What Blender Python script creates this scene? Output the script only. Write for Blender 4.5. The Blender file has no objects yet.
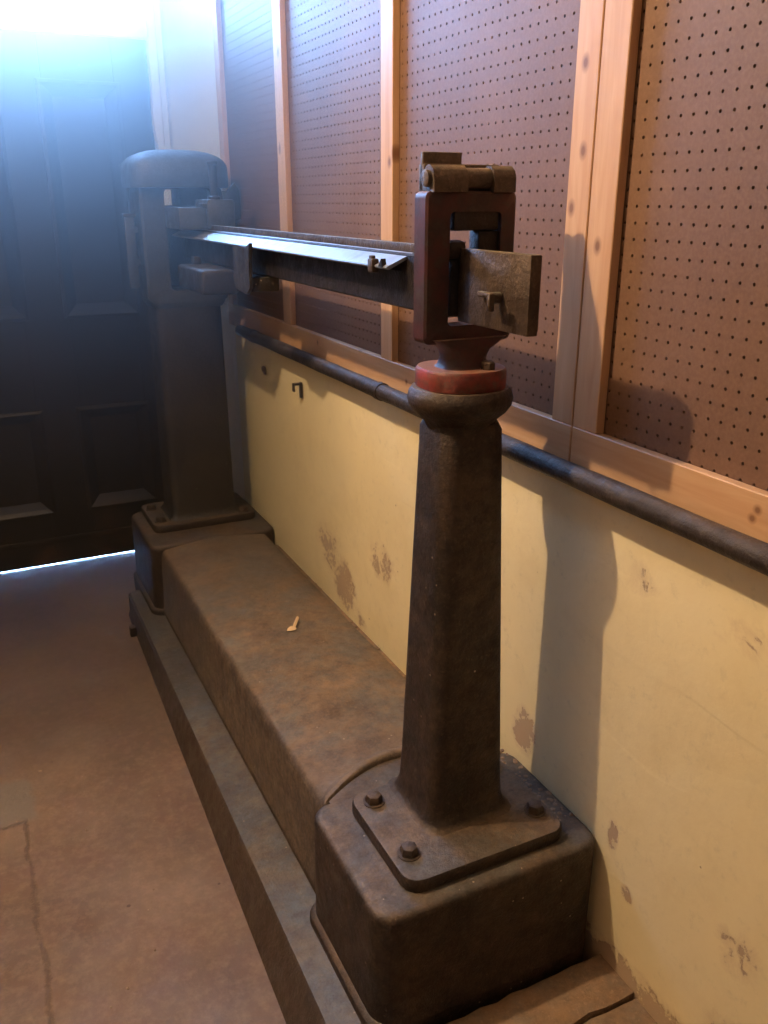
import bpy, bmesh, math, random
from mathutils import Vector, Matrix
random.seed(7)
PI = math.pi
scene = bpy.context.scene
COL = scene.collection

# ------------------------------------------------------------------ helpers
def obj(name, bm, mat, parent=None, smooth=True, angle=35, kind=None, label=None):
    bmesh.ops.remove_doubles(bm, verts=bm.verts, dist=1e-6)
    bmesh.ops.recalc_face_normals(bm, faces=bm.faces)
    me = bpy.data.meshes.new(name)
    bm.to_mesh(me); bm.free()
    me.materials.append(mat)
    if smooth:
        for p in me.polygons: p.use_smooth = True
        try: me.set_sharp_from_angle(angle=math.radians(angle))
        except Exception: pass
    o = bpy.data.objects.new(name, me)
    COL.objects.link(o)
    if parent: o.parent = parent
    if kind: o['kind'] = kind
    if label: o['label'] = label
    return o

def thing(name, label, cat, loc=(0, 0, 0), group=None):
    o = bpy.data.objects.new(name, None)
    o.empty_display_size = .05
    COL.objects.link(o); o.location = loc
    o['label'] = label; o['category'] = cat
    if group: o['group'] = group
    return o

def tag(o, label, cat, group=None):
    o['label'] = label; o['category'] = cat
    if group: o['group'] = group
    return o

def box(bm, x0, x1, y0, y1, z0, z1, bev=0, seg=2):
    t = bmesh.new()
    m = Matrix.Translation(((x0+x1)/2, (y0+y1)/2, (z0+z1)/2)) @ Matrix.Diagonal((x1-x0, y1-y0, z1-z0, 1))
    bmesh.ops.create_cube(t, size=1, matrix=m)
    if bev: bmesh.ops.bevel(t, geom=t.edges[:], offset=bev, segments=seg, affect='EDGES', profile=.5)
    merge(bm, t)
    return bm

def merge(bm, t):
    me = bpy.data.meshes.new('tmp'); t.to_mesh(me); t.free(); bm.from_mesh(me); bpy.data.meshes.remove(me)

def loft(bm, rings, cap=True):
    vs = [[bm.verts.new(p) for p in r] for r in rings]
    n = len(rings[0])
    for a, b in zip(vs, vs[1:]):
        for i in range(n):
            bm.faces.new((a[i], a[(i+1) % n], b[(i+1) % n], b[i]))
    if cap:
        bm.faces.new(list(reversed(vs[0]))); bm.faces.new(vs[-1])
    return bm

def rrect(cx, cy, w, d, r, z, n=5):
    pts = []
    r = min(r, w/2-1e-4, d/2-1e-4)
    for k, (sx, sy) in enumerate(((1, 1), (-1, 1), (-1, -1), (1, -1))):
        ox, oy = cx+sx*(w/2-r), cy+sy*(d/2-r)
        for i in range(n+1):
            a = PI/2*k+PI/2*i/n
            pts.append((ox+r*math.cos(a), oy+r*math.sin(a), z))
    return pts

def lathe(bm, cx, cy, prof, n=32, axis='z', sx=1, sy=1):
    rings = []
    for r, z in prof:
        ring = []
        for i in range(n):
            a = 2*PI*i/n
            if axis == 'z': ring.append((cx+sx*r*math.cos(a), cy+sy*r*math.sin(a), z))
            elif axis == 'x': ring.append((z, cx+r*math.cos(a), cy+r*math.sin(a)))
            else: ring.append((cx+r*math.cos(a), z, cy+r*math.sin(a)))
        rings.append(ring)
    return loft(bm, rings)

def prism_y(bm, sec, ys):      # sec: (x, z) outline swept through the y positions
    return loft(bm, [[(x, y, z) for x, z in sec] for y in ys])

def rough(o, amt, size=.05, sub=0):   # light cast-iron unevenness
    tex = bpy.data.textures.get('lumps%g' % size) or bpy.data.textures.new('lumps%g' % size, 'CLOUDS')
    tex.noise_scale = size
    d = o.modifiers.new('lumps', 'DISPLACE'); d.texture = tex; d.strength = amt; d.mid_level = .5
    d.texture_coords = 'GLOBAL'

# ------------------------------------------------------------------ materials
def newmat(name):
    m = bpy.data.materials.new(name); m.use_nodes = True
    nt = m.node_tree; nt.nodes.clear()
    out = nt.nodes.new('ShaderNodeOutputMaterial'); b = nt.nodes.new('ShaderNodeBsdfPrincipled')
    nt.links.new(b.outputs[0], out.inputs[0])
    return m, nt, b

class N:
    def __init__(s, nt):
        s.nt = nt
        s.co = nt.nodes.new('ShaderNodeTexCoord').outputs['Object']
    def L(s, a, b): s.nt.links.new(a, b)
    def map(s, scale=(1, 1, 1), loc=(0, 0, 0), rot=(0, 0, 0), src=None):
        m = s.nt.nodes.new('ShaderNodeMapping'); m.inputs['Scale'].default_value = scale
        m.inputs['Location'].default_value = loc; m.inputs['Rotation'].default_value = rot
        s.L(src or s.co, m.inputs[0]); return m.outputs[0]
    def noise(s, scale, detail=5, rough=.6, src=None, dist=0):
        n = s.nt.nodes.new('ShaderNodeTexNoise'); n.inputs['Scale'].default_value = scale
        n.inputs['Detail'].default_value = detail; n.inputs['Roughness'].default_value = rough
        n.inputs['Distortion'].default_value = dist
        s.L(src or s.co, n.inputs['Vector']); return n.outputs['Fac']
    def ramp(s, fac, stops, interp='LINEAR'):
        r = s.nt.nodes.new('ShaderNodeValToRGB'); cr = r.color_ramp; cr.interpolation = interp
        while len(cr.elements) < len(stops): cr.elements.new(.5)
        for e, (p, c) in zip(cr.elements, stops):
            e.position = p; e.color = (c, c, c, 1) if isinstance(c, (int, float)) else (*c, 1)
        s.L(fac, r.inputs[0]); return r.outputs[0]
    def mix(s, fac, a, b, mode='MIX'):
        m = s.nt.nodes.new('ShaderNodeMix'); m.data_type = 'RGBA'; m.blend_type = mode
        for i, v in ((0, fac), (6, a), (7, b)):
            if isinstance(v, (int, float)): m.inputs[i].default_value = v if i == 0 else (v, v, v, 1)
            elif isinstance(v, tuple): m.inputs[i].default_value = (*v, 1)
            else: s.L(v, m.inputs[i])
        return m.outputs[2]
    def math(s, op, a, b=0):
        m = s.nt.nodes.new('ShaderNodeMath'); m.operation = op
        for i, v in ((0, a), (1, b)):
            if isinstance(v, (int, float)): m.inputs[i].default_value = v
            else: s.L(v, m.inputs[i])
        return m.outputs[0]
    def sep(s, src=None):
        m = s.nt.nodes.new('ShaderNodeSeparateXYZ'); s.L(src or s.co, m.inputs[0]); return m.outputs
    def bump(s, b, h, strength=.3, dist=.005):
        n = s.nt.nodes.new('ShaderNodeBump'); n.inputs['Strength'].default_value = strength
        n.inputs['Distance'].default_value = dist
        s.L(h, n.inputs['Height']); s.L(n.outputs[0], b.inputs['Normal'])
    def voro(s, scale, feature='F1', src=None):
        v = s.nt.nodes.new('ShaderNodeTexVoronoi'); v.feature = feature; v.inputs['Scale'].default_value = scale
        s.L(src or s.co, v.inputs['Vector']); return v.outputs['Distance']

def iron(name, dark, mid, dusty, dust_amt=.5, rough=.55, metal=.25, specks=True):
    m, nt, b = newmat(name); n = N(nt)
    c = n.mix(n.ramp(n.noise(11, 9, .75), [(.38, 0), (.62, 1)]), dark, mid)
    c = n.mix(n.ramp(n.noise(48, 8, .75), [(.46, 0), (.66, .75)]), c, tuple(v*.6 for v in dark))
    c = n.mix(n.ramp(n.noise(85, 8, .75), [(.54, 0), (.68, .6)]), c, tuple(v*1.7 for v in mid))
    # dust settled on ledges and tops
    g = nt.nodes.new('ShaderNodeNewGeometry')
    nz = n.sep(g.outputs['Normal'])[2]
    up = n.ramp(nz, [(.55, 0), (.95, 1)])
    pat = n.math('MULTIPLY', n.ramp(n.noise(5, 9, .78), [(.34, .25), (.60, 1)]), n.ramp(n.noise(30, 8, .8), [(.36, .45), (.58, 1)]))
    dcol = n.mix(n.ramp(n.noise(8, 6, .7), [(.42, 0), (.58, 1)]), tuple(v*k for v, k in zip(dusty, (.72, .88, 1.12))), tuple(v*k for v, k in zip(dusty, (1.12, .98, .84))))
    c = n.mix(n.math('MULTIPLY', n.math('MULTIPLY', up, pat), dust_amt), c, dcol)
    if specks:
        sp = n.math('MULTIPLY', n.ramp(n.voro(38), [(.0, 1), (.07, 1), (.09, 0)], 'LINEAR'), n.ramp(n.noise(9, 2), [(.56, 0), (.6, 1)]))
        c = n.mix(n.math('MULTIPLY', sp, .7), c, (.45, .36, .26))
    n.L(c, b.inputs['Base Color'])
    b.inputs['Metallic'].default_value = metal
    n.L(n.ramp(n.noise(25, 6), [(.3, rough-.12), (.7, rough+.2)]), b.inputs['Roughness'])
    n.bump(b, n.math('ADD', n.noise(45, 8, .7), n.math('MULTIPLY', n.noise(160, 4), .45)), .6, .006)
    return m

M = {}
M['iron'] = iron('rusty_cast_iron', (.017, .012, .010), (.058, .036, .024), (.23, .175, .125), .75, .5)
M['shaded_red'] = None
M['ironbolt'] = iron('rusty_bolt_iron', (.035, .024, .018), (.09, .055, .035), (.14, .1, .07), .4, .5)
M['dusty'] = iron('dust_covered_iron', (.055, .040, .030), (.135, .096, .066), (.235, .178, .125), .85, .66, .05)
M['plinth'] = iron('blue_grey_painted_iron', (.05, .035, .027), (.085, .06, .044), (.19, .185, .17), .8, .42, .2)
M['pillar'] = iron('dark_grey_painted_iron', (.016, .013, .012), (.040, .032, .027), (.2, .18, .15), .6, .45, .15)
M['head'] = iron('blue_grey_head_paint', (.034, .036, .038), (.062, .064, .066), (.11, .12, .13), .4, .42, .15, False)
M['brass'] = iron('tarnished_brass', (.07, .047, .035), (.11, .078, .056), (.42, .36, .22), .8, .42, .5, False)
M['blacksteel'] = iron('black_steel', (.012, .009, .009), (.028, .020, .018), (.06, .05, .042), .3, .45, .3, False)
M['rod'] = iron('pipe_steel', (.030, .023, .022), (.062, .048, .043), (.15, .12, .105), .6, .45, .3)

M['tan'] = iron('brown_worn_hinge_iron', (.06, .045, .034), (.12, .085, .06), (.30, .25, .17), .8, .45, .3, False)
def red_mat(name, ca, cb, cw):
    m, nt, b = newmat(name); n = N(nt)
    c = n.mix(n.ramp(n.noise(18, 8, .7), [(.38, 0), (.6, 1)]), ca, cb)
    c = n.mix(n.ramp(n.noise(35, 8, .75), [(.5, 0), (.64, 1)]), c, cw)
    g = nt.nodes.new('ShaderNodeNewGeometry')
    up = n.ramp(n.sep(g.outputs['Normal'])[2], [(.55, 0), (.95, .5)])
    c = n.mix(up, c, (.30, .17, .11))
    n.L(c, b.inputs['Base Color']); b.inputs['Roughness'].default_value = .5
    n.bump(b, n.noise(50, 8, .7), .3, .003)
    return m
M['red'] = red_mat('worn_lit_red_paint', (.07, .020, .017), (.22, .032, .024), (.10, .06, .045))  # brighter copy for the cap plate, its lit rim put into the colour
M['shaded_red'] = red_mat('shaded_red_paint', (.022, .011, .013), (.060, .014, .015), (.04, .027, .023))  # darker copy for the loop frame, its shaded front put into the colour

def steel_mat():
    m, nt, b = newmat('polished_beam_steel'); n = N(nt)
    c = n.mix(n.ramp(n.noise(12, 6, .7), [(.45, 0), (.7, 1)]), (.55, .57, .58), (.38, .38, .38))
    n.L(c, b.inputs['Base Color']); b.inputs['Metallic'].default_value = .85
    n.L(n.ramp(n.noise(30, 5), [(.3, .28), (.7, .48)]), b.inputs['Roughness'])
    # fine graduation marks cut across the face
    y = n.sep()[1]
    fr = n.math('FRACT', n.math('MULTIPLY', y, 80))
    n.bump(b, n.ramp(fr, [(.0, 0), (.15, 1)]), .25, .001)
    return m
M['steel'] = steel_mat()

def plaster_mat(name, base, alt, peelc, peels=True):
    m, nt, b = newmat(name); n = N(nt)
    c = n.mix(n.ramp(n.noise(2.2, 6, .6), [(.35, 0), (.7, 1)]), base, alt)
    c = n.mix(n.ramp(n.noise(6, 8, .7), [(.48, 0), (.7, .5)]), c, tuple(v*k for v, k in zip(base, (.86, .82, .74))))
    c = n.mix(n.ramp(n.noise(34, 7, .75), [(.56, 0), (.7, .45)]), c, tuple(v*.72 for v in base))
    h = n.noise(3, 4, .5)
    if peels:
        x, y, z = n.sep()
        n1 = n.noise(16, 10, .72, dist=.6)
        total = None
        # flaked spots (y, z, radius across, radius up)
        for (py, pz, ry, rz, k) in [(2.50, .40, .11, .10, .9), (2.36, .31, .10, .09, 1.1), (2.08, .50, .10, .07, .9), (2.24, .24, .06, .06, .8),
                                    (1.36, .36, .045, .06, 1.2), (1.05, .87, .09, .05, .70), (.81, .87, .08, .05, .72),
                                    (1.055, .30, .02, .045, 1.1), (.73, .30, .06, .06, .85), (.62, .12, .14, .06, 1.2),
                                    (2.75, .6, .10, .06, .7), (.55, .5, .1, .08, .8), (1.0, .20, .02, .02, 1.1)]:
            dy = n.math('DIVIDE', n.math('SUBTRACT', y, py), ry); dz = n.math('DIVIDE', n.math('SUBTRACT', z, pz), rz)
            d = n.math('ADD', n.math('MULTIPLY', dy, dy), n.math('MULTIPLY', dz, dz))
            w = n.math('MULTIPLY', n.math('MAXIMUM', n.math('SUBTRACT', 1, n.math('MULTIPLY', d, .4)), 0), k*1.12)
            total = w if total is None else n.math('MAXIMUM', total, w)
        # crumbled strip along the foot of the wall
        foot = n.math('MULTIPLY', n.math('MAXIMUM', n.math('SUBTRACT', 1, n.math('DIVIDE', z, .12)), 0), 1.35)
        total = n.math('MAXIMUM', total, foot)
        peel = n.ramp(n.math('MULTIPLY', total, n.math('ADD', n1, n.math('MULTIPLY', n.math('SUBTRACT', n.noise(60, 6, .7), .5), .5))), [(.46, 0), (.50, .85)])
        rim = n.ramp(n.math('MULTIPLY', total, n1), [(.33, 0), (.46, 1)])
        # long shallow edges of older repainted layers
        lay = n.noise(1.5, 3, .5, src=n.map((1, .6, 2.2), (0, 3, 1), (.5, 0, 0)))
        step = n.ramp(lay, [(.50, 0), (.515, 1)])
        c = n.mix(n.math('MULTIPLY', step, .25), c, alt)
        c = n.mix(n.math('MULTIPLY', rim, .4), c, (.62, .48, .30))
        c = n.mix(peel, c, peelc)
        pit = n.ramp(n.voro(11), [(.0, 1), (.025, 1), (.035, 0)])
        c = n.mix(n.math('MULTIPLY', pit, .7), c, (.2, .12, .07))
        h = n.math('SUBTRACT', n.math('ADD', h, n.math('MULTIPLY', step, .06)), n.math('MULTIPLY', peel, .5))
    h = n.math('ADD', h, n.math('MULTIPLY', n.noise(40, 6, .6), .12))
    n.L(c, b.inputs['Base Color']); b.inputs['Roughness'].default_value = .6
    n.bump(b, h, .55, .012)
    return m
M['yellow'] = plaster_mat('yellow_plaster', (.80, .70, .44), (.84, .73, .45), (.46, .33, .23))
M['white'] = plaster_mat('white_plaster', (.84, .81, .72), (.78, .74, .66), (.4, .4, .4), False)

def wood_mat(name, along, tint=1.0):
    m, nt, b = newmat(name); n = N(nt)
    sc = {'z': (9, 9, .8), 'y': (9, .8, 9)}[along]
    g = n.noise(6, 4, .55, src=n.map(sc), dist=.8)
    w = nt.nodes.new('ShaderNodeTexWave'); w.inputs['Scale'].default_value = 5; w.inputs['Distortion'].default_value = 5
    w.inputs['Detail'].default_value = 3; w.inputs['Detail Scale'].default_value = .8
    w.bands_direction = 'Z' if along == 'y' else 'Y'
    n.L(n.map({'z': (1, 1, .12), 'y': (1, .12, 1)}[along]), w.inputs['Vector'])
    c = n.mix(n.ramp(g, [(.3, 0), (.7, 1)]), (.52*tint, .31*tint, .16*tint), (.62*tint, .40*tint, .23*tint))
    c = n.mix(n.ramp(w.outputs['Fac'], [(.2, .22), (.75, 0)]), c, (.42, .19, .07))
    kn = n.voro(3.6, src=n.map({'z': (0, 2.4, 1.1), 'y': (0, 1.1, 2.4)}[along], (.0, .2, .63)))
    c = n.mix(n.ramp(kn, [(.05, .95), (.075, .7), (.11, 0)]), c, (.16, .06, .025))
    if along == 'z': ks = [(1.272, 1.712), (1.262, 1.578), (1.283, 1.487), (1.205, 1.427), (2.765, 1.92), (2.00, 1.586), (1.19, 1.95)]
    else: ks = [(.805, 1.083), (.812, 1.068), (1.9, 1.07), (2.5, 1.085)]
    x, y, z = n.sep(); tot = None
    for ky, kz in ks:
        dy = n.math('DIVIDE', n.math('SUBTRACT', y, ky), .006 if along == 'z' else .005); dz = n.math('DIVIDE', n.math('SUBTRACT', z, kz), .009 if along == 'z' else .005)
        d = n.math('SQRT', n.math('ADD', n.math('MULTIPLY', dy, dy), n.math('MULTIPLY', dz, dz)))
        tot = d if tot is None else n.math('MINIMUM', tot, d)
    c = n.mix(n.ramp(n.math('MULTIPLY', tot, .4), [(.25, .85), (.42, .5), (.8, 0)]), c, (.15, .06, .025))
    n.L(c, b.inputs['Base Color']); b.inputs['Roughness'].default_value = .5
    n.bump(b, g, .12, .002)
    return m
M['wood_z'] = wood_mat('pine_upright', 'z'); M['wood_y'] = wood_mat('pine_rail', 'y')

def board_mat():
    m, nt, b = newmat('brown_hardboard'); n = N(nt)
    c = n.mix(n.ramp(n.noise(3, 6, .65), [(.35, 0), (.7, 1)]), (.135, .071, .043), (.172, .094, .058))
    c = n.mix(n.ramp(n.noise(160, 3), [(.4, 0), (.7, .35)]), c, (.24, .14, .09))
    n.L(c, b.inputs['Base Color']); b.inputs['Roughness'].default_value = .55
    n.bump(b, n.noise(200, 3), .1, .001)
    return m
M['board'] = board_mat()

def floor_mat():
    m, nt, b = newmat('worn_brown_concrete'); n = N(nt)
    x, y, z = n.sep()
    c = n.mix(n.ramp(n.noise(1.6, 8, .62), [(.36, 0), (.66, 1)]), (.105, .070, .048), (.22, .158, .113))
    c = n.mix(n.ramp(n.noise(7, 8, .72), [(.42, 0), (.64, .6)]), c, (.16, .092, .06))
    c = n.mix(n.ramp(n.noise(45, 5, .7), [(.45, 0), (.7, .3)]), c, (.35, .25, .17))
    # grey repaired patch at the left
    pt = n.math('MULTIPLY', n.ramp(n.math('ADD', n.math('ABSOLUTE', n.math('ADD', y, -2.26)), n.math('MULTIPLY', n.noise(12, 4), .06)), [(.11, 1), (.14, 0)]),
                n.ramp(n.math('ADD', x, n.math('MULTIPLY', n.noise(12, 4), .05)), [(-.0, 1), (.015, 0)]))
    rmap = nt.nodes.new('ShaderNodeMath')
    c = n.mix(n.math('MULTIPLY', pt, .7), c, (.17, .155, .13))
    # joint that wanders towards the viewer and one that runs left from it
    wob = n.math('MULTIPLY', n.math('SUBTRACT', n.noise(9, 6, .7), .5), .05)
    jx = n.math('ABSOLUTE', n.math('ADD', n.math('ADD', x, .045), wob))
    jy = n.math('ABSOLUTE', n.math('ADD', n.math('ADD', y, -2.155), wob))
    near = n.ramp(n.math('MULTIPLY', y, .3), [(.646, 1), (.653, 0)])
    left = n.ramp(n.math('ADD', x, 1), [(.955, 1), (.965, 0)])
    j = n.math('MAXIMUM', n.math('MULTIPLY', n.ramp(jx, [(.002, 1), (.008, 0)]), near),
               n.math('MULTIPLY', n.ramp(jy, [(.002, 1), (.008, 0)]), left))
    j = n.math('MULTIPLY', j, n.ramp(n.noise(15, 4), [(.35, .25), (.55, .9)]))
    c = n.mix(n.math('MULTIPLY', j, .75), c, (.07, .045, .03))
    spots = n.math('MULTIPLY', n.ramp(n.voro(9), [(.0, 1), (.035, 1), (.05, 0)]), n.ramp(n.noise(3, 2), [(.5, 0), (.55, 1)]))
    c = n.mix(n.math('MULTIPLY', spots, .7), c, (.06, .035, .025))
    n.L(c, b.inputs['Base Color'])
    n.L(n.ramp(n.noise(12, 6), [(.3, .42), (.7, .62)]), b.inputs['Roughness'])
    n.bump(b, n.math('SUBTRACT', n.math('ADD', n.noise(6, 8, .7), n.math('MULTIPLY', n.noise(70, 5), .25)), j), .4, .008)
    return m
M['floor'] = floor_mat()

def door_mat():
    m, nt, b = newmat('old_dark_door_paint'); n = N(nt)
    c = n.mix(n.ramp(n.noise(5, 7, .7), [(.4, 0), (.7, 1)]), (.012, .010, .013), (.020, .014, .015))
    z = n.sep()[2]
    low = n.ramp(z, [(.05, 1), (.3, 0)])
    c = n.mix(n.math('MULTIPLY', n.ramp(n.noise(7, 6, .7), [(.5, 0), (.66, 1)]), low), c, (.085, .045, .03))
    c = n.mix(n.ramp(n.voro(7), [(.0, .5), (.02, .5), (.03, 0)]), c, (.25, .22, .2))
    n.L(c, b.inputs['Base Color']); b.inputs['Roughness'].default_value = .42
    n.bump(b, n.noise(12, 7, .7), .25, .003)
    return m
M['door'] = door_mat()

def flat(name, col, rough=.6, metal=0, var=.15):
    m, nt, b = newmat(name); n = N(nt)
    n.L(n.mix(n.ramp(n.noise(20, 5), [(.3, 0), (.7, 1)]), col, tuple(v*(1-var) for v in col)), b.inputs['Base Color'])
    b.inputs['Roughness'].default_value = rough; b.inputs['Metallic'].default_value = metal
    return m
M['back'] = flat('dark_backing', (.16, .10, .065), .9)
M['chip'] = flat('pale_split_wood', (.75, .56, .33), .6)
M['crumb'] = flat('plaster_crumb', (.34, .25, .17), .9, 0, .6)
M['stone'] = iron('dusty_kerb_stone', (.17, .11, .07), (.25, .165, .105), (.34, .24, .155), .6, .75, 0)
M['trim'] = flat('white_trim_paint', (.76, .76, .73), .5)
M['ceil'] = flat('ceiling_paint', (.6, .56, .5), .8)
M['shellwall'] = flat('plain_wall_paint', (.34, .26, .17), .8)
M['outside'] = flat('pale_outside_paving', (.6, .6, .58), .8)

# ------------------------------------------------------------------ room shell
b = bmesh.new(); box(b, -1.6, 1.1, -1.3, 3.98, -.18, -.10); obj('floor', b, M['floor'], kind='structure', smooth=False)
b = bmesh.new(); box(b, -1.7, 1.2, -1.4, 4.08, 2.85, 2.95); obj('ceiling', b, M['ceil'], kind='structure', smooth=False)
b = bmesh.new(); box(b, -1.7, -1.6, -1.4, 4.08, -.18, 2.95); obj('wall_left', b, M['shellwall'], kind='structure', smooth=False)
b = bmesh.new(); box(b, -1.6, 1.2, -1.4, -1.3, -.18, 2.85); obj('wall_near', b, M['shellwall'], kind='structure', smooth=False)
# right wall: a thicker plastered dado, set back above it
b = bmesh.new()
def wall_sec(y):
    w = 1.004+.017*max(0, min(1, (1.9-y)/.7))      # the plaster bows out a little along the far half
    return [(w, y, -.15), (w, y, .35), (1.004+(w-1.004)*.5, y, .7), (1.004, y, 1.012), (1.007, y, 1.02), (1.062, y, 1.02), (1.062, y, 2.85), (1.2, y, 2.85), (1.2, y, -.15)]
loft(b, [wall_sec(-1.3+i*4.76/40) for i in range(41)])
obj('wall_right', b, M['yellow'], kind='structure')
# end of the right wall: pale plaster running into the door reveal
b = bmesh.new()
loft(b, [[(x, y, z) for x, y in ((1.004, 3.46), (1.004, 3.49), (.998, 3.50), (.928, 3.975), (.928, 4.08), (1.2, 4.08), (1.2, 3.46))] for z in (-.15, 2.85)])
obj('wall_corner', b, M['white'], kind='structure', smooth=False)
b = bmesh.new()
box(b, -1.6, -.226, 3.98, 4.08, -.15, 2.85); box(b, -.226, .928, 3.98, 4.08, 2.80, 2.85)
obj('wall_back', b, M['white'], kind='structure', smooth=False)
# architrave with a worn, uneven inner edge
b = bmesh.new()
rings = []
for i in range(41):
    z = -.1+2.9*i/40; e = .853+.006*math.sin(z*9)+.004*math.sin(z*23+1)
    rings.append([(e, 3.975, z), (e+.004, 3.950, z), (.884, 3.946, z), (.890, 3.958, z), (.912, 3.958, z), (.918, 3.970, z), (.930, 3.970, z), (.930, 4.04, z), (e, 4.04, z)])
loft(b, rings); obj('trim_1', b, M['trim'], kind='structure', angle=25)
b = bmesh.new(); box(b, -.226, -.188, 3.945, 4.04, -.1, 2.80, .004); box(b, -.188, .857, 3.97, 4.04, 2.118, 2.172, .004)
obj('trim_2', b, M['trim'], kind='structure')

# ledged and panelled dark door
dy0, dy1 = 3.98, 4.025
b = bmesh.new()
dx0, dx1, dz0, dz1 = -.186, .852, -.0935, 2.115
cols = [(-.048, .242), (.425, .705)]
rows = [(.168, .612), (1.040, 1.93)]
xs = [dx0, cols[0][0], cols[0][1], cols[1][0], cols[1][1], dx1]
zs = [dz0, rows[0][0], rows[0][1], rows[1][0], rows[1][1], dz1]
for i in range(0, 5, 2): box(b, xs[i], xs[i+1], dy0, dy1, dz0, dz1, .002, 1)
for k in (1, 3):
    for r in (0, 2, 4): box(b, xs[k], xs[k+1], dy0+.0005, dy1, zs[r], zs[r+1], .002, 1)
door = obj('door_1', b, M['door'], kind='structure')
for (x0, x1) in cols:
    for (z0, z1) in rows:
        b = bmesh.new()
        box(b, x0, x1, dy0+.028, dy1-.004, z0, z1)
        def fr(m, y): return [(x0+m, y, z0+m), (x1-m, y, z0+m), (x1-m, y, z1-m), (x0+m, y, z1-m)]
        # proud bolection moulding then a slope into the field
        t = bmesh.new()
        rr = [fr(-.022, dy0), fr(-.020, dy0-.012), fr(-.008, dy0-.016), fr(.008, dy0-.004), fr(.034, dy0+.022), fr(.038, dy0+.0275)]
        vs = [[t.verts.new(p) for p in r] for r in rr]
        for a, c in zip(vs, vs[1:]):
            for i in range(4): t.faces.new((a[i], a[(i+1) % 4], c[(i+1) % 4], c[i]))
        merge(b, t)
        obj('door_panel', b, M['door'], door, smooth=False)
b = bmesh.new(); box(b, dx0+.01, dx1-.01, dy0-.012, dy0+.002, .01, .036, .004); obj('weather_strip', b, M['door'], door)

# fanlight window over the door
b = bmesh.new()
wx0, wx1, wz0, wz1 = -.188, .857, 2.172, 2.80
box(b, wx0, wx0+.03, 3.98, 4.03, wz0, wz1, .003); box(b, wx1-.03, wx1, 3.98, 4.03, wz0, wz1, .003)
box(b, wx0+.03, wx1-.03, 3.98, 4.03, wz0, wz0+.03, .003); box(b, wx0+.03, wx1-.03, 3.98, 4.03, wz1-.03, wz1, .003)
win = obj('window_1', b, M['trim'], kind='structure')
m = bpy.data.materials.new('window_glass'); m.use_nodes = True; nt = m.node_tree; nt.nodes.clear()
o_ = nt.nodes.new('ShaderNodeOutputMaterial'); tr = nt.nodes.new('ShaderNodeBsdfTransparent'); gl = nt.nodes.new('ShaderNodeBsdfGlossy')
gl.inputs['Roughness'].default_value = .02; tr.inputs[0].default_value = (.95, .97, .97, 1)
fz = nt.nodes.new('ShaderNodeFresnel'); fz.inputs[0].default_value = 1.45; mx = nt.nodes.new('ShaderNodeMixShader')
nt.links.new(fz.outputs[0], mx.inputs[0]); nt.links.new(tr.outputs[0], mx.inputs[1]); nt.links.new(gl.outputs[0], mx.inputs[2]); nt.links.new(mx.outputs[0], o_.inputs[0])
b = bmesh.new(); box(b, wx0+.03, wx1-.03, 4.002, 4.007, wz0+.03, wz1-.03); obj('pane', b, m, win, smooth=False)
b = bmesh.new(); box(b, -4, 5, 3.985, 9, -.19, -.112); obj('outside_ground', b, M['outside'], kind='structure', smooth=False)

# ------------------------------------------------------------------ pegboard panels
def pegboard(name, y0, y1, z0, z1, parent, x0=1.005, x1=1.010, p=.0254, r=.0027):
    ny = int((y1-y0)/p); nz = int((z1-z0)/p)
    verts = []; faces = []
    gi = {}
    def gv(i, j, s):
        k = (i, j, s)
        if k not in gi:
            gi[k] = len(verts); verts.append(((x0, x1)[s], y0+i*p, z0+j*p))
        return gi[k]
    def ev(i, j, d, s):
        k = (i, j, d, s)
        if k not in gi:
            gi[k] = len(verts); verts.append(((x0, x1)[s], y0+(i+(.5 if d == 0 else 0))*p, z0+(j+(.5 if d == 1 else 0))*p))
        return gi[k]
    for i in range(ny):
        for j in range(nz):
            cy, cz = y0+(i+.5)*p, z0+(j+.5)*p
            outer = [ev(i+1, j, 1, 0), gv(i+1, j+1, 0), ev(i, j+1, 0, 0), gv(i, j+1, 0), ev(i, j, 1, 0), gv(i, j, 0), ev(i, j, 0, 0), gv(i+1, j, 0)]
            base = len(verts)
            for s in (0, 1):
                for k in range(8):
                    a = PI/4*k; verts.append(((x0, x1)[s], cy+r*math.cos(a), cz+r*math.sin(a)))
            for k in range(8):
                k2 = (k+1) % 8
                faces.append((outer[k], outer[k2], base+k2, base+k))
                faces.append((base+k, base+k2, base+8+k2, base+8+k))
    me = bpy.data.meshes.new(name); me.from_pydata(verts, [], faces); me.materials.append(M['board']); me.update()
    o = bpy.data.objects.new(name, me); COL.objects.link(o); o.parent = parent
    # plain sheet behind: the back of the hole cavity
    return o

def wall_panel(label, y0, y1, studs, z0=1.026, z1=2.72):
    t = thing('pegboard_panel', label, 'pegboard', (1.0, (y0+y1)/2, z0))
    off = Vector((-1.0, -(y0+y1)/2, -z0))
    made = []
    bd = pegboard('board', y0+.012, y1-.004, z0+.020, z1-.02, t); made.append(bd)
    b = bmesh.new(); box(b, 1.020, 1.058, y0+.01, y1-.01, z0+.02, z1-.02); made.append(obj('backing_sheet', b, M['back'], t, smooth=False))
    b = bmesh.new(); box(b, .985, 1.0045, y0, y1, z0, 1.108, .0015, 1); made.append(obj('bottom_rail', b, M['wood_y'], t))
    b = bmesh.new(); box(b, .985, 1.0045, y0, y1, z1-.08, z1, .0015, 1); made.append(obj('top_rail', b, M['wood_y'], t))
    for (a, c) in studs:
        b = bmesh.new(); box(b, .9855, 1.0045, a, c, 1.108, z1-.08, .0015, 1); made.append(obj('stud', b, M['wood_z'], t))
    for o in made: o.location = off
    return t
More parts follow.
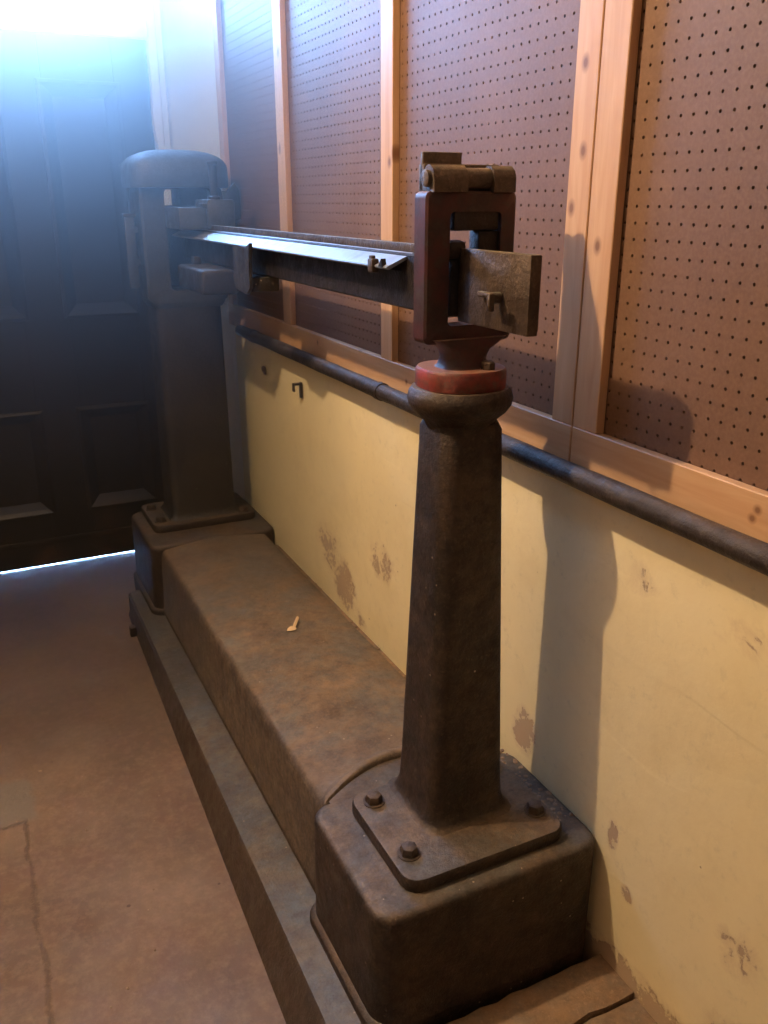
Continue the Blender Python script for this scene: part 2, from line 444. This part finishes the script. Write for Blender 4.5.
wall_panel('pegboard in a pine frame on the wall nearest the viewer, right of the doubled stud', .20, 1.234, [(.20, .27), (1.168, 1.234)])
wall_panel('long three-bay pegboard in a pine frame, between the doubled stud and the far door', 1.237, 3.475,
           [(1.237, 1.298), (1.984, 2.048), (2.738, 2.808), (3.405, 3.462)])

# steel pipe along the foot of the frame
b = bmesh.new()
prof = [(.012, 3.222), (.018, 3.220), (.0205, 3.212)]
ys = [3.212-.09*i for i in range(1, 40)]
prof += [(.0205+.0006*math.sin(i*1.7), y) for i, y in enumerate(ys)]
lathe(b, .952, 1.034, prof, 24, 'y')
pipe = thing('wall_pipe', 'long dark steel pipe fixed along the wall below the pegboards', 'pipe', (.952, 1.5, 1.034))
o = obj('pipe_run', b, M['rod'], pipe); o.location = (-.952, -1.5, -1.034)
for y in (.55, 1.98, 3.05):
    b = bmesh.new(); box(b, .965, .9995, y-.012, y+.012, 1.003, 1.016, .002)
    lathe(b, .952, 1.034, [(.0235, y-.012), (.0235, y+.012)], 20, 'y')
    o = obj('pipe_clip', b, M['rod'], pipe); o.location = (-.952, -1.5, -1.034)

# ------------------------------------------------------------------ the weighing scale
S = thing('weighing_scale', 'large rusty iron platform scale with two pillars and long weigh beam against yellow wall', 'weighing scale', (.75, 2.2, 0))
SO = Vector((-.75, -2.2, 0))
def part(name, bm, mat, parent=None, label=None, **k):
    o = obj(name, bm, mat, parent or S, label=label, **k)
    if parent is None: o.location = SO
    return o

# plinth rail: iron kerb along the floor
b = bmesh.new()
rings = []
for i in range(30):
    y = .45+i*(3.31-.45)/29; t = (y-1.25)/2.0
    xb = .388+.050*t; xt = .440+.020*t
    xi = .90 if y > 1.10 else .492
    rings.append([(xb, y, -.1), (xb+.008, y, -.08), (xt-.012, y, -.014), (xt-.004, y, -.004), (xt+.008, y, 0), (xi, y, 0), (xi, y, -.1)])
loft(b, rings)
base = part('plinth', b, M['plinth'], label='blue-grey painted plinth rail along the floor', angle=30)

def foot_box(y0, y1, x1, label):
    b = bmesh.new()
    def R(z, o, r, s=0):        # o: how far the foot stands out from the top outline
        xa, xb_, ya, yb_ = .511-o+s, x1-s, y0-o*.3+s, y1+o*.6-s
        return rrect((xa+xb_)/2, (ya+yb_)/2, xb_-xa, yb_-ya, r, z, 6)
    rings = [R(-.095, .014, .055), R(.012, .016, .055), R(.018, .013, .054), R(.024, .003, .052), R(.12, .001, .05), R(.262, 0, .048)]
    for k in range(1, 5):
        a = PI/2*k/4; s = .018*(1-math.cos(a)); z = .262+.018*math.sin(a)
        rings.append(R(z, 0, .048-s*.6, s))
    loft(b, rings)
    return part('foot_box', b, M['iron'], angle=40, label=label)
near_box = foot_box(1.070, 1.430, 1.019, 'near foot box under the tapering column')
def arc_end(x): u = (x-.54)/.42; return 1.415+.085*math.sin(PI*max(0, min(1, u)))
b = bmesh.new(); pl = [(.945, 1.36), (.945, arc_end(.945)-.001)]+[(.945-.385*i/16, arc_end(.945-.385*i/16)-.001) for i in range(1, 17)]+[(.560, 1.36)]
loft(b, [[(x, y, z) for x, y in pl] for z in (.20, .2795)])
o = obj('curved_tongue', b, M['iron'], near_box, smooth=False)
foot_box(3.035, 3.48, 1.001, 'far foot box under the broad column')

# platform: crowned trough cover between the feet, near end curved and lipped
def plat_sec():
    s = [(.540, -.001), (.536, .004), (.536, .030), (.539, .034), (.545, .225), (.547, .246), (.552, .259), (.562, .266)]
    for i in range(1, 12):
        u = i/12; x = .562+(.945-.562)*u
        s.append((x, .266+.014*math.sin(PI*u)))
    s += [(.948, .265), (.955, .258), (.957, .245), (.957, -.001)]
    return s
b = bmesh.new(); sec = plat_sec(); rings = []
for (off, lift) in [(0, .000), (.002, .009), (.007, .014), (.015, .015), (.025, .010), (.036, .003), (.046, 0)]:
    rings.append([(x, (arc_end(x) if z > .1 else 1.43)+off, z+(lift if z > .252 else 0)) for x, z in sec])
for i in range(1, 13): rings.append([(x, 1.56+(3.06-1.56)*i/12, z) for x, z in sec])
loft(b, rings)
part('platform', b, M['dusty'], label='dusty rust-brown curved cover between the two pillars', angle=40)

# flanges and bolts
def flange(cx, cy, w, d, z, hts, bolts):
    b = bmesh.new()
    loft(b, [rrect(cx, cy, w-.004, d-.004, .035, z), rrect(cx, cy, w, d, .036, z+.006), rrect(cx, cy, w, d, .036, z+hts-.006),
             rrect(cx, cy, w-.006, d-.006, .034, z+hts-.001), rrect(cx, cy, w-.014, d-.014, .03, z+hts)])
    f = part('flange', b, M['iron'], angle=40)
    for (bx, by) in bolts:
        b = bmesh.new(); a0 = random.random()
        lathe(b, bx, by, [(.023, z+hts-.001), (.023, z+hts+.0025)], 20)
        rings = []
        for r, h in ((.0185, .002), (.0185, .012), (.0155, .018), (.009, .0205)):
            rings.append([(bx+r*math.cos(a0+PI/3*k), by+r*math.sin(a0+PI/3*k), z+hts+h) for k in range(6)])
        loft(b, rings)
        obj('bolt', b, M['ironbolt'], f, angle=30)
    return f
flange(.771, 1.250, .366, .286, .279, .030, [(.628, 1.182), (.920, 1.178), (.632, 1.350), (.920, 1.350)])
flange(.762, 3.325, .412, .30, .279, .030, [(.592, 3.235), (.925, 3.215), (.588, 3.395), (.925, 3.425)])

# near tapering column
b = bmesh.new(); cx, cy = .785, 1.300
rings = []
for z, w, r in [(.307, .215, .035), (.313, .195, .034), (.325, .181, .032), (.345, .172, .030), (.40, .166, .029)]:
    rings.append(rrect(cx, cy, w, w, r, z))
for i in range(1, 9):
    u = i/8; w = .166+(.126-.166)*u; rings.append(rrect(cx, cy, w, w, .029+.004*u, .40+(1.115-.40)*u))
rings.append(rrect(cx, cy, .122, .122, .045, 1.128))
loft(b, rings)
col1 = part('near_column', b, M['iron'], label='near tapering iron column', angle=40)
b = bmesh.new()
lathe(b, cx-.003, cy, [(.060, 1.118), (.068, 1.134), (.084, 1.148), (.0925, 1.160), (.0945, 1.172), (.092, 1.182), (.086, 1.190), (.05, 1.191)], 40)
obj('collar', b, M['iron'], col1, angle=50)
b = bmesh.new()
loft(b, [rrect(cx-.003, cy, .145, .145, .060, 1.188, 7), rrect(cx-.003, cy, .151, .151, .062, 1.192, 7), rrect(cx-.003, cy, .151, .151, .062, 1.220, 7), rrect(cx-.003, cy, .145, .145, .060, 1.225, 7)])
obj('red_cap_plate', b, M['red'], col1, angle=40, label='red painted plate on the column head')
for (bx, by) in ((.808, 1.252),):
    b = bmesh.new()
    loft(b, [[(bx+r*math.cos(PI/3*k+.2), by+r*math.sin(PI/3*k+.2), h) for k in range(6)] for r, h in ((.012, 1.224), (.012, 1.236), (.009, 1.239))])
    obj('bolt', b, M['ironbolt'], col1, angle=30)

# loop frame on the near column that guides the beam end
b = bmesh.new()
loft(b, [rrect(.785, 1.300, .10, .085, .03, 1.222), rrect(.785, 1.300, .088, .072, .03, 1.229), rrect(.785, 1.300, .080, .064, .028, 1.242),
         rrect(.787, 1.300, .092, .064, .026, 1.256), rrect(.788, 1.298, .125, .062, .022, 1.268), rrect(.788, 1.298, .150, .056, .02, 1.276)])
X0, X1, Z0, Z1 = .699, .873, 1.268, 1.514
Y0, Y1 = 1.284, 1.328
def ringr(x0, x1, z0, z1, r, y, n=4):
    return [(p[0], y, p[1]) for p in rrect((x0+x1)/2, (z0+z1)/2, x1-x0, z1-z0, r, 0, n)]
def frame_loop(b, X0, X1, Z0, Z1, ix0, ix1, iz0, iz1, Y0, Y1, r=.012, ri=.008, ch=.004):
    R = [ringr(ix0, ix1, iz0, iz1, ri, Y0), ringr(X0+ch, X1-ch, Z0+ch, Z1-ch, r, Y0), ringr(X0, X1, Z0, Z1, r, Y0+ch),
         ringr(X0, X1, Z0, Z1, r, Y1-ch), ringr(X0+ch, X1-ch, Z0+ch, Z1-ch, r, Y1), ringr(ix0, ix1, iz0, iz1, ri, Y1)]
    vs = [[b.verts.new(p) for p in q] for q in R]; n = len(vs[0])
    for k in range(6):
        a, c = vs[k], vs[(k+1) % 6]
        for i in range(n): b.faces.new((a[i], a[(i+1) % n], c[(i+1) % n], c[i]))
frame_loop(b, X0, X1, Z0, Z1, X0+.045, X1-.030, Z0+.030, Z1-.032, Y0, Y1)
# inner bead round the opening
loopf = part('loop_frame', b, M['shaded_red'], label='red loop frame on the near column, coloured as in shade', angle=40)
b = bmesh.new()
for (a, c) in ((.709, .772), (.822, .864)):    # two knuckles
    b = bmesh.new()
    prism = [( -.020, 1.512), (-.020, 1.530), (-.016, 1.545), (-.006, 1.553), (.006, 1.553), (.016, 1.545), (.020, 1.530), (.020, 1.512)]
    loft(b, [[(x, 1.297+p, z) for p, z in prism] for x in (a, c)])
    obj('hinge_knuckle', b, M['tan'], loopf, angle=60)
b = bmesh.new(); lathe(b, 1.297, 1.533, [(.006, .700), (.013, .702), (.013, .709), (.0165, .7735), (.0165, .8205), (.013, .8645), (.013, .869), (.006, .871)], 20, 'x')
obj('hinge_pin', b, M['tan'], loopf)
b = bmesh.new(); box(b, .712, .786, 1.322, 1.332, 1.512, 1.574, .003); box(b, .712, .86, 1.318, 1.338, 1.508, 1.556, .004)
obj('latch_plate', b, M['tan'], loopf)
b = bmesh.new(); box(b, .753, .840, 1.286, 1.318, 1.452, 1.4855, .004); obj('stop_block', b, M['blacksteel'], loopf)
b = bmesh.new(); box(b, .803, .8445, 1.290, 1.322, 1.398, 1.4515, .003); obj('side_block', b, M['blacksteel'], loopf)

# weigh beam: deep bar, sloping graduated face, upper bar
b = bmesh.new()
sec = [(.776, 1.306), (.776, 1.402), (.790, 1.406), (.806, 1.406), (.806, 1.306), (.800, 1.302), (.782, 1.302)]
prism_y(b, sec, [1.36, 3.28])
beam = part('weigh_beam', b, M['blacksteel'], label='dark steel weigh beam between the pillars', angle=30)
b = bmesh.new()
prism_y(b, [(.736, 1.377), (.7335, 1.380), (.7345, 1.3825), (.790, 1.4065), (.792, 1.402), (.740, 1.377)], [1.500, 3.27])
obj('graduated_face', b, M['steel'], beam, angle=30, label='bright polished sloping face of the beam')
b = bmesh.new(); prism_y(b, [(.744, 1.3765), (.7405, 1.3775), (.776, 1.3985), (.7765, 1.372)], [1.52, 3.24])
obj('face_bracket', b, M['blacksteel'], beam, angle=30)
b = bmesh.new(); box(b, .791, .803, 1.33, 3.27, 1.402, 1.4225, .002); obj('upper_bar', b, M['brass'], beam)
b = bmesh.new()
box(b, .769, .789, 1.088, 1.296, 1.304, 1.424, .0025)
obj('beam_end_plate', b, M['brass'], beam, label='tarnished brass plate at the near end of the beam')
b = bmesh.new(); box(b, .789, .7985, 1.100, 1.262, 1.312, 1.4225, .002)
obj('beam_end_backing', b, M['brass'], beam)
b = bmesh.new(); lathe(b, 1.164, 1.356, [(.007, .742), (.009, .744), (.009, .7665)], 12, 'x')
box(b, .730, .742, 1.138, 1.174, 1.358, 1.367, .003); box(b, .730, .741, 1.136, 1.145, 1.338, 1.366, .003)
obj('turn_screw', b, M['brass'], beam, label='small bronze turn screw on the plate')
b = bmesh.new(); box(b, .728, .744, 1.553, 1.575, 1.368, 1.394, .003); box(b, .730, .738, 1.556, 1.572, 1.39, 1.40, .002); obj('end_stop', b, M['brass'], beam)
b = bmesh.new(); loft(b, [[(x, 1.515, 1.381), (x, 1.532, 1.381), (x, 1.519, 1.396)] for x in (.731, .741)]); obj('notch_stop', b, M['blacksteel'], beam)
b = bmesh.new(); box(b, .757, .797, 1.300, 1.372, 1.310, 1.418, .006); box(b, .745, .783, 1.29, 1.325, 1.405, 1.437, .010); obj('knife_edge_block', b, M['blacksteel'], beam)
# sliding poise near the far pillar
b = bmesh.new()
loft(b, [[(x, y, z) for y, z in ((2.31, 1.392), (2.345, 1.380), (2.47, 1.382), (2.475, 1.29), (2.455, 1.262), (2.355, 1.255), (2.325, 1.275), (2.322, 1.36))] for x in (.722, .731)])
box(b, .7315, .812, 2.335, 2.465, 1.262, 1.300, .004)
obj('poise', b, M['pillar'], beam, angle=30)
# counterweight under the beam
b = bmesh.new(); box(b, .690, .806, 2.705, 3.03, 1.220, 1.296, .010, 3); box(b, .735, .76, 2.98, 3.02, 1.29, 1.32, .003)
obj('counterweight', b, M['pillar'], beam)
# clamps on the top of the beam by the far pillar
b = bmesh.new(); box(b, .690, .792, 2.95, 3.16, 1.408, 1.478, .006); obj('beam_bracket', b, M['head'], beam)
b = bmesh.new(); box(b, .781, .874, 2.93, 3.09, 1.412, 1.503, .008); box(b, .768, .79, 2.94, 3.0, 1.474, 1.49, .003); obj('clamp_block', b, M['head'], beam)
b = bmesh.new(); lathe(b, .811, 2.95, [(.020, 1.502), (.020, 1.510), (.0135, 1.514), (.0135, 1.606), (.017, 1.609), (.017, 1.617), (.010, 1.620)], 20)
obj('lift_rod', b, M['blacksteel'], beam)
b = bmesh.new()
loft(b, [[(x, y, z) for x, z in ((.880, 1.42), (.868, 1.53), (.885, 1.528), (.912, 1.556), (.928, 1.53), (.930, 1.44))] for y in (3.05, 3.065)])
obj('pointer_leaf', b, M['head'], beam, angle=30)

# far pillar: broad rectangular column with a loop head and domed cap
b = bmesh.new(); cx, cy = .768, 3.315
rings = []
for z, g in [(.307, .035), (.313, .02), (.325, .008), (.34, 0), (.70, -.004), (1.135, -.010)]:
    rings.append(rrect(cx, cy, .254+g, .195+g, .028, z))
loft(b, rings)
col2 = part('far_column', b, M['pillar'], label='far broad iron column, dark grey', angle=40)
b = bmesh.new()
loft(b, [rrect(cx+.001, cy, .258, .185, .028, 1.128), rrect(cx+.001, cy, .275, .20, .03, 1.140), rrect(cx+.001, cy, .282, .206, .03, 1.155), rrect(cx+.001, cy, .270, .20, .03, 1.168)])
frame_loop(b, .620, .915, 1.150, 1.545, .704, .868, 1.190, 1.540, 3.212, 3.412, .02, .02, .008)
box(b, .66, .90, 3.392, 3.407, 1.17, 1.482, .002); box(b, .772, .90, 3.25, 3.40, 1.482, 1.54, .002)
obj('loop_head', b, M['head'], col2, angle=40)
b = bmesh.new(); cx, cy = .767, 3.305; W_, D_ = .345, .28
rings = [rrect(cx, cy, W_-.04, D_-.04, .05, 1.540), rrect(cx, cy, W_-.006, D_-.006, .06, 1.541), rrect(cx, cy, W_, D_, .062, 1.548), rrect(cx, cy, W_, D_, .062, 1.602)]
for k in range(1, 9):
    a = PI/2*k/8; s = 1-math.cos(a)
    rings.append(rrect(cx, cy, W_-.26*s, D_-.22*s, max(.02, .062-.02*s), 1.602+.065*math.sin(a)**.9))
loft(b, rings)
obj('domed_cap', b, M['head'], col2, angle=50, label='domed blue-grey cap of the far column')
b = bmesh.new(); box(b, .570, .606, 3.27, 3.29, 1.20, 1.448, .004); box(b, .566, .611, 3.262, 3.298, 1.444, 1.456, .003); box(b, .60, .615, 3.272, 3.288, 1.28, 1.30); box(b, .60, .615, 3.272, 3.288, 1.39, 1.41)
obj('side_lever', b, M['head'], col2)
# lug low on the far end of the plinth
b = bmesh.new(); box(b, .412, .436, 3.10, 3.13, -.1, -.060, .004); part('plinth_lug', b, M['iron'])

# ------------------------------------------------------------------ kerb stones at the near end
def slab(y0, y1, x0, x1, h, label, jitter=.006):
    b = bmesh.new(); nx, ny = 14, 8; rng = random.Random(int(y0*1000))
    g = [[None]*(ny+1) for _ in range(nx+1)]
    for i in range(nx+1):
        for j in range(ny+1):
            e = (i in (0, nx)) or (j in (0, ny))
            x = x0+(x1-x0)*i/nx; y = y0+(y1-y0)*j/ny
            if e and j in (0, ny): y += rng.uniform(-1, 1)*jitter*.6
            g[i][j] = b.verts.new((x, y, h+rng.uniform(-1, 1)*.0015-(.006 if e else 0)))
    for i in range(nx):
        for j in range(ny): b.faces.new((g[i][j], g[i+1][j], g[i+1][j+1], g[i][j+1]))
    edge = [e for e in b.edges if e.is_boundary]
    r = bmesh.ops.extrude_edge_only(b, edges=edge)
    for v in [v for v in r['geom'] if isinstance(v, bmesh.types.BMVert)]: v.co.z = -.1
    bmesh.ops.holes_fill(b, edges=[e for e in b.edges if e.is_boundary])
    o = obj('kerb_stone', b, M['stone'], angle=30)
    return tag(o, label, 'stone')
slab(.945, 1.050, .499, 1.019, .004, 'narrow dusty kerb stone lying along the near foot of the scale')
slab(.68, .938, .499, 1.019, -.004, 'broad worn stone slab in the near corner, in front of the narrow kerb stone')

# ------------------------------------------------------------------ small things
b = bmesh.new()
loft(b, [[(.758+r*math.cos(a), 2.195+.4*r*math.sin(a)+dy, z) for a in [2*PI*k/6 for k in range(6)]] for r, z, dy in ((.004, .2835, 0), (.016, .285, .0), (.012, .290, .004), (.003, .293, .008))])
loft(b, [[(.765+t*.030+px, 2.20+t*.045+py, .287+t*.008+pz) for px, py, pz in ((-.004, .003, 0), (.004, -.003, 0), (0, 0, .005))] for t in (0, .5, 1)])
tag(obj('wood_chip', b, M['chip'], angle=30), 'pale splinter of wood lying on the dusty platform of the scale', 'wood chip')

b = bmesh.new(); box(b, .992, .9995, 2.686, 2.700, .872, .925, .002); box(b, .968, .994, 2.684, 2.702, .916, .923, .002); box(b, .968, .973, 2.684, 2.702, .895, .920, .0015)
tag(obj('wall_hook', b, M['rod'], angle=30), 'small bent metal hook on the yellow wall below the pipe', 'hook')
b = bmesh.new(); lathe(b, 3.08, .905, [(.010, .9995), (.013, .994), (.009, .988)], 10, 'x'); box(b, .9905, .9985, 3.06, 3.078, .886, .896, .002)
tag(obj('wall_plug', b, M['back'], angle=30), 'dark broken plug in the yellow wall at the far end under the pipe', 'wall plug')

# loose crumbs: along the wall behind the platform, on the near corner and over the floor
def crumbs(name, spots, mat, label, cat):
    b = bmesh.new()
    for (x, y, z, r) in spots:
        t = bmesh.new(); bmesh.ops.create_icosphere(t, subdivisions=1, radius=r)
        for v in t.verts: v.co *= random.uniform(.7, 1.2); v.co.z *= .6
        bmesh.ops.translate(t, verts=t.verts, vec=(x, y, z+r*.45)); merge(b, t)
    o = obj(name, b, mat, smooth=False, kind='stuff'); tag(o, label, cat)
sp = []
for i in range(240):
    y = random.uniform(1.5, 3.0); sp.append((random.uniform(.963, .996), y, .2125, random.choice((.003, .004, .005, .007))))
b = bmesh.new(); box(b, .9575, 1.0035, 1.46, 3.03, .002, .212, .003); tag(obj('debris_ledge', b, M['stone'], kind='stuff'), 'packed dirt filling the gap between platform and yellow wall', 'dirt')
crumbs('plaster_crumbs', sp, M['crumb'], 'fallen plaster crumbs in the gap between the platform and the wall', 'debris')
sp = []
for i in range(70):
    sp.append((random.uniform(.80, .985), random.uniform(0.70, 0.90), -.003, random.choice((.002, .003, .005))))
crumbs('corner_rubble', sp, M['crumb'], 'crumbled plaster scattered over the near corner stones', 'debris')
sp = []
for i in range(60):
    sp.append((random.uniform(-.3, .36), random.uniform(1.1, 3.6), -.1, random.choice((.0015, .0025, .0035))))
crumbs('floor_grit', sp, M['crumb'], 'sparse grit scattered over the brown concrete floor', 'debris')

sp = []
for i in range(90):
    sp.append((random.uniform(.965, 1.005), random.uniform(1.16, 1.42), .277, random.choice((.003, .004, .006))))
crumbs('box_dirt', sp, M['stone'], 'dark dirt and rust flakes on the near foot box beside the wall', 'debris')

# ------------------------------------------------------------------ light
def light(name, kind, loc, energy, col, **k):
    l = bpy.data.lights.new(name, kind); l.energy = energy; l.color = col
    for a, v in k.items(): setattr(l, a, v)
    o = bpy.data.objects.new(name, l); COL.objects.link(o); o.location = loc; return o
light('ceiling_bulb', 'POINT', (-.42, 1.72, 2.68), 150, (1, .70, .42), shadow_soft_size=.025)
po = light('fanlight_portal', 'AREA', ((wx0+wx1)/2, 4.06, (wz0+wz1)/2), 1, (1, 1, 1), shape='RECTANGLE', size=wx1-wx0, size_y=wz1-wz0)
po.rotation_euler = (-PI/2, 0, 0); po.data.cycles.is_portal = True
w = bpy.data.worlds.new('sky'); scene.world = w; w.use_nodes = True
bg = w.node_tree.nodes['Background']; bg.inputs[0].default_value = (.26, .50, 1.0, 1); bg.inputs[1].default_value = 100

# scatter volume added to stand in for lens glare round the fanlight
m = bpy.data.materials.new('glare_volume'); m.use_nodes = True; nt = m.node_tree; nt.nodes.clear()
o_ = nt.nodes.new('ShaderNodeOutputMaterial'); vs = nt.nodes.new('ShaderNodeVolumeScatter')
vs.inputs['Density'].default_value = .40; vs.inputs['Anisotropy'].default_value = .70
nt.links.new(vs.outputs[0], o_.inputs['Volume'])
b = bmesh.new(); box(b, -1.59, 1.19, 2.25, 3.97, -.098, 2.84)
hz = obj('glare_volume', b, m, smooth=False, kind='stuff'); tag(hz, 'added faint blue haze standing in for lens glare in front of the dark door, lit by the fanlight', 'haze')

# ------------------------------------------------------------------ camera
cam = bpy.data.cameras.new('camera'); co = bpy.data.objects.new('camera', cam); COL.objects.link(co)
co.location = (0, 0, 1.5); co.rotation_euler = (math.radians(90-19.98), 0, math.radians(-25.9))
cam.sensor_fit = 'VERTICAL'; cam.sensor_height = 36; cam.lens = 858/1024*36
cam.clip_start = .02
scene.camera = co
scene.view_settings.view_transform = 'Standard'; scene.view_settings.look = 'None'
scene.view_settings.exposure = 0; scene.view_settings.gamma = 1; scene.view_settings.use_curve_mapping = False
